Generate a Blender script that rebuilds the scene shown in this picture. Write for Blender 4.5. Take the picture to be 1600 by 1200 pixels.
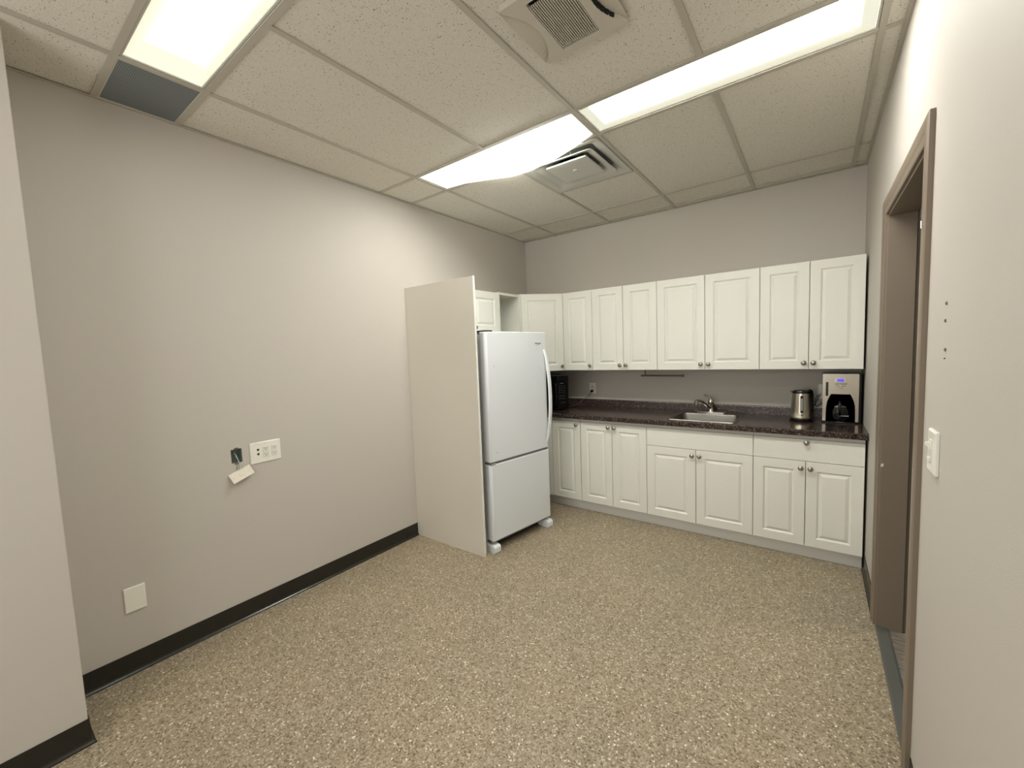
import bpy, bmesh, math, random
from mathutils import Vector, Matrix
random.seed(4)
S = bpy.context.scene
C = S.collection
for o in list(bpy.data.objects):
    bpy.data.objects.remove(o)
PI = math.pi

# ------------------------------------------------------------------ camera
CAM = dict(x=2.659, y=-3.9407, z=1.4936, yaw=0.6374, pit=-0.0774, rol=-0.038, f=641.87)
def make_camera():
    cy, sy = math.cos(CAM['yaw']), math.sin(CAM['yaw'])
    cp, sp = math.cos(CAM['pit']), math.sin(CAM['pit'])
    fw = Vector((-sy*cp, cy*cp, sp)); rt = Vector((cy, sy, 0)); up = rt.cross(fw)
    c, s = math.cos(CAM['rol']), math.sin(CAM['rol'])
    r2 = rt*c + up*s; u2 = up*c - rt*s
    m = Matrix((r2, u2, -fw)).transposed().to_4x4()
    m.translation = Vector((CAM['x'], CAM['y'], CAM['z']))
    cd = bpy.data.cameras.new('camera'); co = bpy.data.objects.new('camera', cd)
    C.objects.link(co); co.matrix_world = m
    cd.sensor_width = 36; cd.lens = 36*CAM['f']/1600; cd.clip_start = .02; cd.clip_end = 60
    S.camera = co
make_camera()

# ------------------------------------------------------------------ world, exposure
FILL_DAY = .95      # fill daylight through the added, unseen window behind the camera
wd = bpy.data.worlds.new('world'); S.world = wd; wd.use_nodes = True
wd.node_tree.nodes['Background'].inputs[0].default_value = (1, .985, .95, 1)
wd.node_tree.nodes['Background'].inputs[1].default_value = FILL_DAY
S.view_settings.view_transform = 'Standard'; S.view_settings.look = 'None'
S.view_settings.exposure = 2.22; S.view_settings.gamma = 1; S.view_settings.use_curve_mapping = False
LAMP = 8.0          # radiance of the bright lenses
LAMP_DIM = 2.4       # radiance of the left lens, kept low so its glow clips less
LAMP_COL = (1.0, .995, .965)

# ------------------------------------------------------------------ dimensions
H = 2.717; W = 2.9344; G = .6096; A0 = .415
YP, YQ, YR, YS, YT, YU = -.093, -.421, -1.02, -1.634, -1.941, -3.158
YV = -3.464
YB = -5.6
COLX, COLY = .351, -3.743
CT = .905            # worktop height
PY = -1.752          # fridge side panel
WT = .10             # right wall thickness
WX0, WX1, WZ0, WZ1 = .55, 2.65, .75, 2.35      # added fill window in the unseen wall behind the camera

# ------------------------------------------------------------------ materials
def lin(c):
    return tuple(((v/255)/12.92 if v/255 <= .04045 else ((v/255+.055)/1.055)**2.4) for v in c) + (1,)
def mat(name, col, rough=.5, metal=0, spec=.5, emit=None, bump=None, var=None, coat=0):
    m = bpy.data.materials.new(name); m.use_nodes = True
    nt = m.node_tree; b = nt.nodes['Principled BSDF']
    b.inputs['Base Color'].default_value = lin(col)
    b.inputs['Roughness'].default_value = rough
    b.inputs['Metallic'].default_value = metal
    b.inputs['Specular IOR Level'].default_value = spec
    b.inputs['Coat Weight'].default_value = coat
    tc = nt.nodes.new('ShaderNodeTexCoord')
    if emit:
        b.inputs['Emission Color'].default_value = lin(emit[0]); b.inputs['Emission Strength'].default_value = emit[1]
    if var:      # (scale, second colour, amount)
        n = nt.nodes.new('ShaderNodeTexNoise'); n.inputs['Scale'].default_value = var[0]; n.inputs['Detail'].default_value = 4
        nt.links.new(tc.outputs['Object'], n.inputs['Vector'])
        r = nt.nodes.new('ShaderNodeValToRGB')
        r.color_ramp.elements[0].position = .5-var[2]; r.color_ramp.elements[1].position = .5+var[2]
        r.color_ramp.elements[0].color = lin(col); r.color_ramp.elements[1].color = lin(var[1])
        nt.links.new(n.outputs['Fac'], r.inputs[0]); nt.links.new(r.outputs[0], b.inputs['Base Color'])
    if bump:     # (scale, distance)
        n = nt.nodes.new('ShaderNodeTexNoise'); n.inputs['Scale'].default_value = bump[0]; n.inputs['Detail'].default_value = 3
        nt.links.new(tc.outputs['Object'], n.inputs['Vector'])
        bp = nt.nodes.new('ShaderNodeBump'); bp.inputs['Distance'].default_value = bump[1]; bp.inputs['Strength'].default_value = .6
        nt.links.new(n.outputs['Fac'], bp.inputs['Height']); nt.links.new(bp.outputs[0], b.inputs['Normal'])
    return m

M = {}
M['wall'] = mat('wall_paint', (195, 190, 181), .62, spec=.35, bump=(260, .0006), var=(1.3, (197, 190, 182), .25))
M['cab'] = mat('cabinet_white', (228, 228, 219), .38, spec=.4)
M['cabside'] = mat('cabinet_melamine', (216, 214, 204), .5)
M['kick'] = mat('toe_kick_grey', (222, 221, 216), .6)
M['panel'] = mat('side_panel', (224, 219, 207), .5, var=(2, (220, 215, 203), .2))
M['edge'] = mat('panel_edge', (236, 236, 230), .4)
M['fridge'] = mat('fridge_enamel', (226, 230, 234), .28, spec=.45, bump=(420, .0003))
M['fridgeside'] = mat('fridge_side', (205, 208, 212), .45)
M['gasket'] = mat('gasket_grey', (120, 122, 124), .7)
M['dark'] = mat('dark_void', (14, 14, 14), .8)
M['black'] = mat('black_plastic', (12, 12, 13), .22)
M['blackmatte'] = mat('black_matte', (22, 22, 24), .55)
M['blackglass'] = mat('black_glass', (5, 5, 6), .06)
M['chrome'] = mat('chrome', (205, 202, 196), .12, 1)
M['nickel'] = mat('brushed_nickel', (168, 162, 152), .3, 1)
M['bronze'] = mat('dull_bronze', (104, 96, 84), .3, 1)
M['rubber'] = mat('black_cove_base', (34, 33, 28), .22, spec=.5)
M['brown'] = mat('brown_frame_paint', (130, 117, 102), .42, spec=.4)
M['plate'] = mat('white_plastic', (238, 236, 226), .3)
M['socket'] = mat('socket_white', (226, 224, 215), .35)
M['slot'] = mat('slot_dark', (40, 38, 36), .6)
M['grid'] = mat('ceiling_grid_paint', (186, 181, 168), .5)
M['vent'] = mat('vent_white', (196, 196, 188), .45)
M['ventdark'] = mat('vent_throat', (126, 128, 124), .6)
M['fan'] = mat('fan_cover_white', (198, 193, 180), .55)
M['frame'] = mat('fixture_frame', (206, 204, 196), .35)
M['cord'] = mat('cord_black', (20, 20, 20), .45)
M['cordgrey'] = mat('cord_grey', (72, 70, 66), .5)
M['boxmetal'] = mat('box_metal', (150, 160, 156), .45, .4)
M['wire'] = mat('pale_wire', (170, 190, 186), .5)
M['ivory'] = mat('ivory_plastic', (226, 219, 205), .4)
M['badge'] = mat('badge_grey', (84, 86, 90), .35, .4)
M['lcd'] = mat('clock_display', (70, 62, 190), .4, emit=((96, 84, 235), .16))
M['ink'] = mat('ink_dark', (46, 42, 38), .6)
M['inklight'] = mat('ink_light', (150, 150, 150), .5)
M['thresh'] = mat('threshold_strip', (88, 88, 82), .5)
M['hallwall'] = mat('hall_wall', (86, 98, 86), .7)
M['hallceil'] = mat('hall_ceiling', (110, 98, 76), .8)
M['globe'] = mat('corridor_globe', (240, 240, 235), .4, emit=((255, 250, 240), 16))
M['anchor'] = mat('anchor_grey', (112, 104, 92), .6)
M['chip'] = mat('bare_chip', (225, 218, 205), .7)

def nodes(m): return m.node_tree.nodes, m.node_tree.links, m.node_tree.nodes['Principled BSDF']
def floor_mat():
    m = mat('speckled_vinyl', (160, 142, 112), .36, spec=.4); n, l, b = nodes(m)
    tc = n.new('ShaderNodeTexCoord')
    def vor(scale, w=0):
        v = n.new('ShaderNodeTexVoronoi'); v.inputs['Scale'].default_value = scale
        v.inputs['Randomness'].default_value = 1
        mp = n.new('ShaderNodeMapping'); mp.inputs['Location'].default_value = (w, w*.7, 0)
        l.new(tc.outputs['Object'], mp.inputs[0]); l.new(mp.outputs[0], v.inputs['Vector']); return v
    v1 = vor(170)
    sep = n.new('ShaderNodeSeparateColor'); l.new(v1.outputs['Color'], sep.inputs[0])
    r1 = n.new('ShaderNodeValToRGB'); cr = r1.color_ramp; cr.interpolation = 'CONSTANT'
    cols = [(0, (108, 97, 78)), (.09, (138, 125, 102)), (.30, (152, 139, 116)), (.58, (163, 150, 127)), (.80, (174, 162, 140)), (.93, (196, 186, 165)), (.984, (228, 221, 204))]
    cr.elements[0].position = 0; cr.elements[0].color = lin(cols[0][1])
    cr.elements[1].position = cols[1][0]; cr.elements[1].color = lin(cols[1][1])
    for p, c in cols[2:]:
        e = cr.elements.new(p); e.color = lin(c)
    l.new(sep.outputs[0], r1.inputs[0])
    v2 = vor(75, 3.3)
    sep2 = n.new('ShaderNodeSeparateColor'); l.new(v2.outputs['Color'], sep2.inputs[0])
    r2 = n.new('ShaderNodeValToRGB'); r2.color_ramp.interpolation = 'CONSTANT'
    r2.color_ramp.elements[0].color = (.88, .87, .86, 1); r2.color_ramp.elements[1].position = .2; r2.color_ramp.elements[1].color = (1, 1, 1, 1)
    e = r2.color_ramp.elements.new(.86); e.color = (1.08, 1.07, 1.05, 1)
    l.new(sep2.outputs[1], r2.inputs[0])
    mx = n.new('ShaderNodeMix'); mx.data_type = 'RGBA'; mx.blend_type = 'MULTIPLY'; mx.inputs[0].default_value = .75
    l.new(r1.outputs[0], mx.inputs[6]); l.new(r2.outputs[0], mx.inputs[7])
    ns = n.new('ShaderNodeTexNoise'); ns.inputs['Scale'].default_value = 2.2; l.new(tc.outputs['Object'], ns.inputs['Vector'])
    r3 = n.new('ShaderNodeValToRGB'); r3.color_ramp.elements[0].position = .35; r3.color_ramp.elements[1].position = .65
    r3.color_ramp.elements[0].color = (.95, .95, .96, 1); r3.color_ramp.elements[1].color = (1.03, 1.01, .99, 1)
    l.new(ns.outputs[0], r3.inputs[0])
    mx2 = n.new('ShaderNodeMix'); mx2.data_type = 'RGBA'; mx2.blend_type = 'MULTIPLY'; mx2.inputs[0].default_value = 1
    l.new(mx.outputs[2], mx2.inputs[6]); l.new(r3.outputs[0], mx2.inputs[7]); l.new(mx2.outputs[2], b.inputs['Base Color'])
    return m
M['floor'] = floor_mat()
def tile_mat():
    m = mat('mineral_fibre_tile', (204, 201, 190), .85, spec=.1); n, l, b = nodes(m)
    tc = n.new('ShaderNodeTexCoord')
    # elongated fissures and pin holes
    v = n.new('ShaderNodeTexVoronoi'); v.inputs['Scale'].default_value = 125
    ns = n.new('ShaderNodeTexNoise'); ns.inputs['Scale'].default_value = 60
    mpv = n.new('ShaderNodeMix'); mpv.data_type = 'VECTOR'; mpv.inputs[0].default_value = .012
    l.new(tc.outputs['Object'], ns.inputs['Vector']); l.new(tc.outputs['Object'], mpv.inputs[4]); l.new(ns.outputs['Color'], mpv.inputs[5])
    l.new(mpv.outputs[1], v.inputs['Vector'])
    sc = n.new('ShaderNodeSeparateColor'); l.new(v.outputs['Color'], sc.inputs[0])
    a = n.new('ShaderNodeMath'); a.operation = 'MULTIPLY'; a.inputs[1].default_value = .30; l.new(sc.outputs[0], a.inputs[0])
    lt = n.new('ShaderNodeMath'); lt.operation = 'LESS_THAN'; l.new(v.outputs['Distance'], lt.inputs[0]); l.new(a.outputs[0], lt.inputs[1])
    gt = n.new('ShaderNodeMath'); gt.operation = 'GREATER_THAN'; gt.inputs[1].default_value = .38; l.new(sc.outputs[1], gt.inputs[0])
    mu = n.new('ShaderNodeMath'); mu.operation = 'MULTIPLY'; l.new(lt.outputs[0], mu.inputs[0]); l.new(gt.outputs[0], mu.inputs[1])
    n2 = n.new('ShaderNodeTexNoise'); n2.inputs['Scale'].default_value = 220; n2.inputs['Detail'].default_value = 2; l.new(tc.outputs['Object'], n2.inputs['Vector'])
    r2 = n.new('ShaderNodeValToRGB'); r2.color_ramp.elements[0].position = .3; r2.color_ramp.elements[1].position = .7
    r2.color_ramp.elements[0].color = lin((212, 208, 196)); r2.color_ramp.elements[1].color = lin((230, 226, 216)); l.new(n2.outputs[0], r2.inputs[0])
    mx = n.new('ShaderNodeMix'); mx.data_type = 'RGBA'; l.new(mu.outputs[0], mx.inputs[0])
    l.new(r2.outputs[0], mx.inputs[6]); mx.inputs[7].default_value = lin((120, 116, 106)); l.new(mx.outputs[2], b.inputs['Base Color'])
    return m
M['tile'] = tile_mat()
def counter_mat(name='speckled_laminate', rough=.16):
    m = mat(name, (60, 50, 46), rough, spec=.5); n, l, b = nodes(m)
    tc = n.new('ShaderNodeTexCoord'); v = n.new('ShaderNodeTexVoronoi'); v.inputs['Scale'].default_value = 190
    l.new(tc.outputs['Object'], v.inputs['Vector']); s = n.new('ShaderNodeSeparateColor'); l.new(v.outputs['Color'], s.inputs[0])
    r = n.new('ShaderNodeValToRGB'); cr = r.color_ramp; cr.interpolation = 'CONSTANT'
    cr.elements[0].color = lin((24, 20, 20)); cr.elements[1].position = .35; cr.elements[1].color = lin((50, 40, 37))
    for p, c in [(.62, (72, 58, 52)), (.82, (96, 80, 72)), (.94, (132, 112, 102))]:
        e = cr.elements.new(p); e.color = lin(c)
    l.new(s.outputs[0], r.inputs[0]); l.new(r.outputs[0], b.inputs['Base Color'])
    return m
M['counter'] = counter_mat()
M['counterback'] = counter_mat('speckled_laminate_upright', .34)
def steel_mat(name, col, axis, rough=.3):
    m = mat(name, col, rough, 1); n, l, b = nodes(m)
    tc = n.new('ShaderNodeTexCoord'); mp = n.new('ShaderNodeMapping')
    mp.inputs['Scale'].default_value = {'x': (3, 400, 400), 'z': (400, 400, 3)}[axis]
    ns = n.new('ShaderNodeTexNoise'); ns.inputs['Scale'].default_value = 1
    l.new(tc.outputs['Object'], mp.inputs[0]); l.new(mp.outputs[0], ns.inputs['Vector'])
    bp = n.new('ShaderNodeBump'); bp.inputs['Distance'].default_value = .0004; bp.inputs['Strength'].default_value = .35
    l.new(ns.outputs[0], bp.inputs['Height']); l.new(bp.outputs[0], b.inputs['Normal'])
    return m
M['steel'] = steel_mat('stainless_steel', (128, 126, 120), 'x', .33)
M['steelv'] = steel_mat('brushed_steel_body', (184, 177, 162), 'z', .3)
def lens_mat(name, strength, halfw, soft, off=0, endx=(.40, .54)):
    # acrylic lens; tube glow along local x is painted into its emission colour
    m = bpy.data.materials.new(name); m.use_nodes = True; n = m.node_tree.nodes; l = m.node_tree.links
    b = n['Principled BSDF']; b.inputs['Base Color'].default_value = (.35, .35, .33, 1); b.inputs['Roughness'].default_value = .25
    tc = n.new('ShaderNodeTexCoord'); sx = n.new('ShaderNodeSeparateXYZ'); l.new(tc.outputs['Object'], sx.inputs[0])
    ab = n.new('ShaderNodeMath'); ab.operation = 'ABSOLUTE'; of = n.new('ShaderNodeMath'); of.operation = 'SUBTRACT'; of.inputs[1].default_value = off; l.new(sx.outputs[1], of.inputs[0]); l.new(of.outputs[0], ab.inputs[0])
    r = n.new('ShaderNodeValToRGB'); cr = r.color_ramp
    cr.elements[0].position = 0; cr.elements[0].color = (1, 1, 1, 1)
    cr.elements[1].position = halfw; cr.elements[1].color = (soft, soft*.985, soft*.80, 1)
    e = cr.elements.new(halfw*.50); e.color = (1, 1, .97, 1); e = cr.elements.new(halfw*.80); e.color = (soft*1.25, soft*1.25, soft*1.08, 1)
    l.new(ab.outputs[0], r.inputs[0])
    # glow painted dimmer towards both ends
    ax = n.new('ShaderNodeMath'); ax.operation = 'ABSOLUTE'; l.new(sx.outputs[0], ax.inputs[0])
    r2 = n.new('ShaderNodeValToRGB'); r2.color_ramp.elements[0].position = endx[0]; r2.color_ramp.elements[0].color = (1, 1, 1, 1)
    r2.color_ramp.elements[1].position = endx[1]; r2.color_ramp.elements[1].color = (soft, soft, soft*.85, 1)
    l.new(ax.outputs[0], r2.inputs[0])
    wv = n.new('ShaderNodeTexVoronoi'); wv.inputs['Scale'].default_value = 160; l.new(tc.outputs['Object'], wv.inputs['Vector'])
    r3 = n.new('ShaderNodeValToRGB'); r3.color_ramp.elements[0].color = (1, 1, 1, 1); r3.color_ramp.elements[1].color = (.86, .86, .82, 1)
    l.new(wv.outputs['Distance'], r3.inputs[0])
    m1 = n.new('ShaderNodeMix'); m1.data_type = 'RGBA'; m1.blend_type = 'DARKEN'; m1.inputs[0].default_value = 1
    l.new(r.outputs[0], m1.inputs[6]); l.new(r2.outputs[0], m1.inputs[7])
    m2 = n.new('ShaderNodeMix'); m2.data_type = 'RGBA'; m2.blend_type = 'MULTIPLY'; m2.inputs[0].default_value = 1
    l.new(m1.outputs[2], m2.inputs[6]); l.new(r3.outputs[0], m2.inputs[7])
    m3 = n.new('ShaderNodeMix'); m3.data_type = 'RGBA'; m3.blend_type = 'MULTIPLY'; m3.inputs[0].default_value = 1
    l.new(m2.outputs[2], m3.inputs[6]); m3.inputs[7].default_value = LAMP_COL + (1,)
    l.new(m3.outputs[2], b.inputs['Emission Color']); b.inputs['Emission Strength'].default_value = strength
    return m
M['lens'] = lens_mat('lit_lens', LAMP, .150, .09)
M['lensoff'] = lens_mat('lit_lens_glow_to_one_side', LAMP*1.15, .155, .0165, -.045)  # bright band painted off centre, as tubes look from a slant
M['lensdim'] = lens_mat('lit_lens_weak', LAMP_DIM, .115, .080, 0, (.24, .44))
M['lensmid'] = lens_mat('lit_lens_half', LAMP*.16, .15, .2)
def grille_mat():
    m = mat('eggcrate_grille', (120, 126, 128), .6); n, l, b = nodes(m)
    tc = n.new('ShaderNodeTexCoord'); ck = n.new('ShaderNodeTexVoronoi'); ck.inputs['Scale'].default_value = 150; ck.inputs['Randomness'].default_value = 0
    l.new(tc.outputs['Object'], ck.inputs['Vector'])
    r = n.new('ShaderNodeValToRGB'); r.color_ramp.elements[0].position = .28; r.color_ramp.elements[0].color = lin((84, 90, 94))
    r.color_ramp.elements[1].position = .42; r.color_ramp.elements[1].color = lin((134, 140, 142)); l.new(ck.outputs['Distance'], r.inputs[0]); l.new(r.outputs[0], b.inputs['Base Color'])
    return m
M['grille'] = grille_mat()
def plank_mat():
    m = mat('grey_plank_floor', (110, 102, 90), .3); n, l, b = nodes(m)
    tc = n.new('ShaderNodeTexCoord'); mp = n.new('ShaderNodeMapping'); mp.inputs['Scale'].default_value = (3, 26, 1)
    ns = n.new('ShaderNodeTexNoise'); ns.inputs['Scale'].default_value = 3; ns.inputs['Detail'].default_value = 5
    l.new(tc.outputs['Object'], mp.inputs[0]); l.new(mp.outputs[0], ns.inputs['Vector'])
    r = n.new('ShaderNodeValToRGB'); r.color_ramp.elements[0].position = .35; r.color_ramp.elements[0].color = lin((88, 82, 74))
    r.color_ramp.elements[1].position = .68; r.color_ramp.elements[1].color = lin((146, 136, 122)); l.new(ns.outputs[0], r.inputs[0]); l.new(r.outputs[0], b.inputs['Base Color'])
    return m
M['plank'] = plank_mat()

# ------------------------------------------------------------------ mesh helpers
class MB:
    def __init__(s): s.bm = bmesh.new()
    def box(s, x0, x1, y0, y1, z0, z1, mtx=None):
        vs = [s.bm.verts.new((x, y, z)) for x in (x0, x1) for y in (y0, y1) for z in (z0, z1)]
        for f in ((0,1,3,2),(4,6,7,5),(0,4,5,1),(2,3,7,6),(0,2,6,4),(1,5,7,3)): s.bm.faces.new([vs[i] for i in f])
        if mtx is not None: bmesh.ops.transform(s.bm, matrix=mtx, verts=vs)
        return s
    def rings(s, rings, cap0=True, cap1=True, closed=True):
        R = [[s.bm.verts.new(p) for p in r] for r in rings]
        n = len(R[0])
        for a, b in zip(R, R[1:]):
            for i in range(n if closed else n-1):
                j = (i+1) % n
                s.bm.faces.new((a[i], a[j], b[j], b[i]))
        if cap0: s.bm.faces.new(R[0][::-1])
        if cap1: s.bm.faces.new(R[-1])
        return s
    def lathe(s, prof, seg=24, c=(0, 0, 0), axis='z', cap0=True, cap1=True):
        rr = []
        for r, h in prof:
            ring = []
            for i in range(seg):
                a = 2*PI*i/seg; u, v = r*math.cos(a), r*math.sin(a)
                p = {'z': (u, v, h), 'y': (u, h, v), 'x': (h, u, v)}[axis]
                ring.append((p[0]+c[0], p[1]+c[1], p[2]+c[2]))
            rr.append(ring)
        return s.rings(rr, cap0, cap1)
    def tube(s, pts, r, seg=10, smooth=6):
        pts = [Vector(p) for p in pts]
        if smooth and len(pts) > 2:
            q = []; P = [pts[0]*2-pts[1]]+pts+[pts[-1]*2-pts[-2]]
            for i in range(1, len(P)-2):
                for k in range(smooth):
                    t = k/smooth; a, b, c, d = P[i-1:i+3]
                    q.append(.5*((2*b)+(c-a)*t+(2*a-5*b+4*c-d)*t*t+(3*b-a-3*c+d)*t**3))
            q.append(pts[-1]); rad = r if not hasattr(r, '__len__') else None
            if rad is None:
                rr = []
                for i in range(len(r)-1):
                    for k in range(smooth): rr.append(r[i]+(r[i+1]-r[i])*k/smooth)
                rr.append(r[-1]); r = rr
            pts = q
        if not hasattr(r, '__len__'): r = [r]*len(pts)
        rings = []; up = None
        for i, p in enumerate(pts):
            t = (pts[min(i+1, len(pts)-1)]-pts[max(i-1, 0)]).normalized()
            if up is None:
                up = t.orthogonal().normalized()
            up = (up - t*up.dot(t)).normalized(); w = t.cross(up)
            rings.append([p+(up*math.cos(2*PI*k/seg)+w*math.sin(2*PI*k/seg))*r[i] for k in range(seg)])
        return s.rings(rings)
    def prism(s, poly, z0, z1):
        return s.rings([[(x, y, z0) for x, y in poly], [(x, y, z1) for x, y in poly]])
    def extr(s, prof, f0, f1):
        "prof: list of 2d points; f0,f1 map a 2d point to 3d at each end"
        return s.rings([[f0(*p) for p in prof], [f1(*p) for p in prof]])
    def build(s, name, m, parent=None, bevel=0, seg=2, smooth=False, kind=None, label=None, recalc=True):
        if recalc: bmesh.ops.recalc_face_normals(s.bm, faces=s.bm.faces)
        me = bpy.data.meshes.new(name); s.bm.to_mesh(me); s.bm.free()
        o = bpy.data.objects.new(name, me); C.objects.link(o)
        me.materials.append(m)
        if parent is not None: o.parent = parent
        if smooth:
            for p in me.polygons: p.use_smooth = True
            me.set_sharp_from_angle(angle=math.radians(40))
        if bevel:
            bv = o.modifiers.new('bevel', 'BEVEL'); bv.width = bevel; bv.segments = seg; bv.limit_method = 'ANGLE'; bv.angle_limit = math.radians(35)
        if kind: o['kind'] = kind
        if label: o['label'] = label
        return o
def thing(name, label, cat, loc=(0, 0, 0), rz=0, group=None, rot=None):
    o = bpy.data.objects.new(name, None); C.objects.link(o); o.empty_display_size = .05
    o.location = loc; o.rotation_euler = rot if rot else (0, 0, rz)
    o['label'] = label; o['category'] = cat
    if group: o['group'] = group
    return o
def tag(o, label, cat, group=None):
    o['label'] = label; o['category'] = cat
    if group: o['group'] = group
    return o
def struct(name, mb, m, **k):
    o = mb.build(name, m, **k); o['kind'] = 'structure'; return o
def text(name, body, size, m, parent, mtx, depth=.0006, label=None):
    cu = bpy.data.curves.new(name+'_curve', 'FONT'); cu.body = body; cu.size = size; cu.extrude = depth; cu.align_x = 'CENTER'; cu.align_y = 'CENTER'
    t = bpy.data.objects.new(name+'_tmp', cu); C.objects.link(t)
    bpy.context.view_layer.update()
    me = bpy.data.meshes.new_from_object(t.evaluated_get(bpy.context.evaluated_depsgraph_get()))
    bpy.data.objects.remove(t); me.name = name
    o = bpy.data.objects.new(name, me); C.objects.link(o); o.parent = parent; me.transform(mtx)
    me.materials.clear(); me.materials.append(m)
    if label: o['label'] = label
    return o

# ================================================================== SETTING
struct('floor', MB().box(-.1, W+.0, YB-.1, .1, -.05, 0), M['floor'])
# left wall with a cut-out for the open electrical box
bx0, bx1, bz0, bz1 = -3.053, -2.996, .921, 1.001
m = MB()
m.box(-.1, 0, YB, bx0, -.02, H+.12); m.box(-.1, 0, bx1, .1, -.02, H+.12)
m.box(-.1, 0, bx0, bx1, -.02, bz0); m.box(-.1, 0, bx0, bx1, bz1, H+.12)
struct('wall_left', m, M['wall'])
struct('wall_back', MB().box(0, W, 0, .1, -.02, H+.12), M['wall'])
# right wall with the door opening
DY0, DY1, DZ = -2.09, -1.2, 2.09
m = MB()
m.box(W, W+WT, DY1, .1, -.02, H+.12); m.box(W, W+WT, YB, DY0, -.02, H+.12); m.box(W, W+WT, DY0, DY1, DZ, H+.12)
struct('wall_right', m, M['wall'])
m = MB(); m.box(-.1, WX0, YB-.1, YB, -.02, H+.12); m.box(WX1, W+.1, YB-.1, YB, -.02, H+.12); m.box(WX0, WX1, YB-.1, YB, -.02, WZ0); m.box(WX0, WX1, YB-.1, YB, WZ1, H+.12)
struct('wall_front', m, M['wall'])
m = MB(); f_ = .05
m.box(WX0, WX0+f_, YB-.08, YB-.02, WZ0, WZ1); m.box(WX1-f_, WX1, YB-.08, YB-.02, WZ0, WZ1); m.box(WX0+f_, WX1-f_, YB-.08, YB-.02, WZ0, WZ0+f_); m.box(WX0+f_, WX1-f_, YB-.08, YB-.02, WZ1-f_, WZ1)
m.box((WX0+WX1)/2-.02, (WX0+WX1)/2+.02, YB-.08, YB-.02, WZ0+f_, WZ1-f_)
struct('fill_window', m, M['frame'])  # frame of a window added out of view to let fill light in
pd = bpy.data.lights.new('fill_window_portal', 'AREA'); pd.shape = 'RECTANGLE'; pd.size = WX1-WX0-.02; pd.size_y = WZ1-WZ0-.02; pd.cycles.is_portal = True
po = bpy.data.objects.new('fill_window_portal', pd); C.objects.link(po); po.location = ((WX0+WX1)/2, YB-.01, (WZ0+WZ1)/2); po.rotation_euler = (PI/2, 0, 0)
struct('wall_column', MB().box(0, COLX, YB, COLY, 0, H+.01), M['wall'], bevel=.003)

# ceiling tiles (one mesh), missing where fixtures sit
xs = [0]+[A0+G*i for i in range(5)]+[W]
def xcells(): return list(zip(xs, xs[1:]))
TT = H+.007
m = MB()
rows = [(YP, 0), (YQ, YP), (YS, YQ), (YT, YS), (YU, YT), (YV, YU), (YV-1.2192, YV), (YB, YV-1.2192)]
for (ya, yb) in rows:
    for ci, (xa, xb) in enumerate(xcells()):
        if (ya, yb) == (YT, YS) and 1 <= ci <= 4: continue           # lights
        if (ya, yb) == (YV, YU) and ci <= 4: continue                # grille and lights
        if (ya, yb) == (YS, YQ) and ci == 2:                         # short tile behind the air diffuser
            m.box(xa+.002, xb-.002, YR+.002, yb-.002, TT, TT+.012); continue
        m.box(xa+.002, xb-.002, ya+.002, yb-.002, TT, TT+.012)
m.box(-.1, W+.1, YB-.1, .1, H+.13, H+.15)
struct('ceiling', m, M['tile'])
# suspension grid
m = MB(); t = .012
for i in range(5):
    x = A0+G*i
    segs = [(YB, 0)] if i in (0, 2, 4) else [(YB, YV), (YU, YT), (YS, 0)]     # cross tees stop at the fixtures
    for ya, yb in segs:
        m.box(x-t, x+t, ya, yb, H, H+.006); m.box(x-.001, x+.001, ya, yb, H+.006, H+.04)
for y in (YP, YQ, YS, YT, YU, YV, YV-1.2192):
    for xa, xb in xcells():
        m.box(xa, xb, y-t, y+t, H+.0004, H+.0064)
m.box(xs[2]+t, xs[3]-t, YR-t, YR+t, H+.0004, H+.0064)
for b in ((0, .016, YB, 0), (W-.016, W, YB, 0)): m.box(b[0], b[1], b[2], b[3], H-.0012, H+.003)
m.box(.016, W-.016, -.016, 0, H-.0012, H+.003)
struct('trim_1', m, M['grid'])

# cove base
BP = [(0, .104), (.0035, .104), (.004, .024), (.005, .016), (.007, .0115), (.010, .0085), (.0132, .0065), (.0152, .0035), (.0155, 0), (0, 0)]
def cove(name, a, b, nrm, ma=0, mb_=0):
    "a->b along the wall (2d), nrm = 2d outward normal; ma/mb mitre factors"
    a = Vector(a); b = Vector(b); n_ = Vector(nrm); t_ = (b-a).normalized()
    f0 = lambda o, z: (*(a+n_*o-t_*(o*ma)), z)
    f1 = lambda o, z: (*(b+n_*o+t_*(o*mb_)), z)
    return struct(name, MB().extr(BP, f0, f1), M['rubber'], smooth=True)
cove('baseboard_left', (0, COLY), (0, PY-.001), (1, 0))
cove('baseboard_column', (COLX, YB), (COLX, COLY), (1, 0), 0, 1)
cove('baseboard_column_end', (COLX, COLY), (0, COLY), (0, 1), 1, 0)
cove('baseboard_right', (W, -.56), (W, -1.12), (-1, 0))
cove('baseboard_right_near', (W, -2.172), (W, YB), (-1, 0))
cove('baseboard_front', (COLX, YB), (W, YB), (0, 1))

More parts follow.
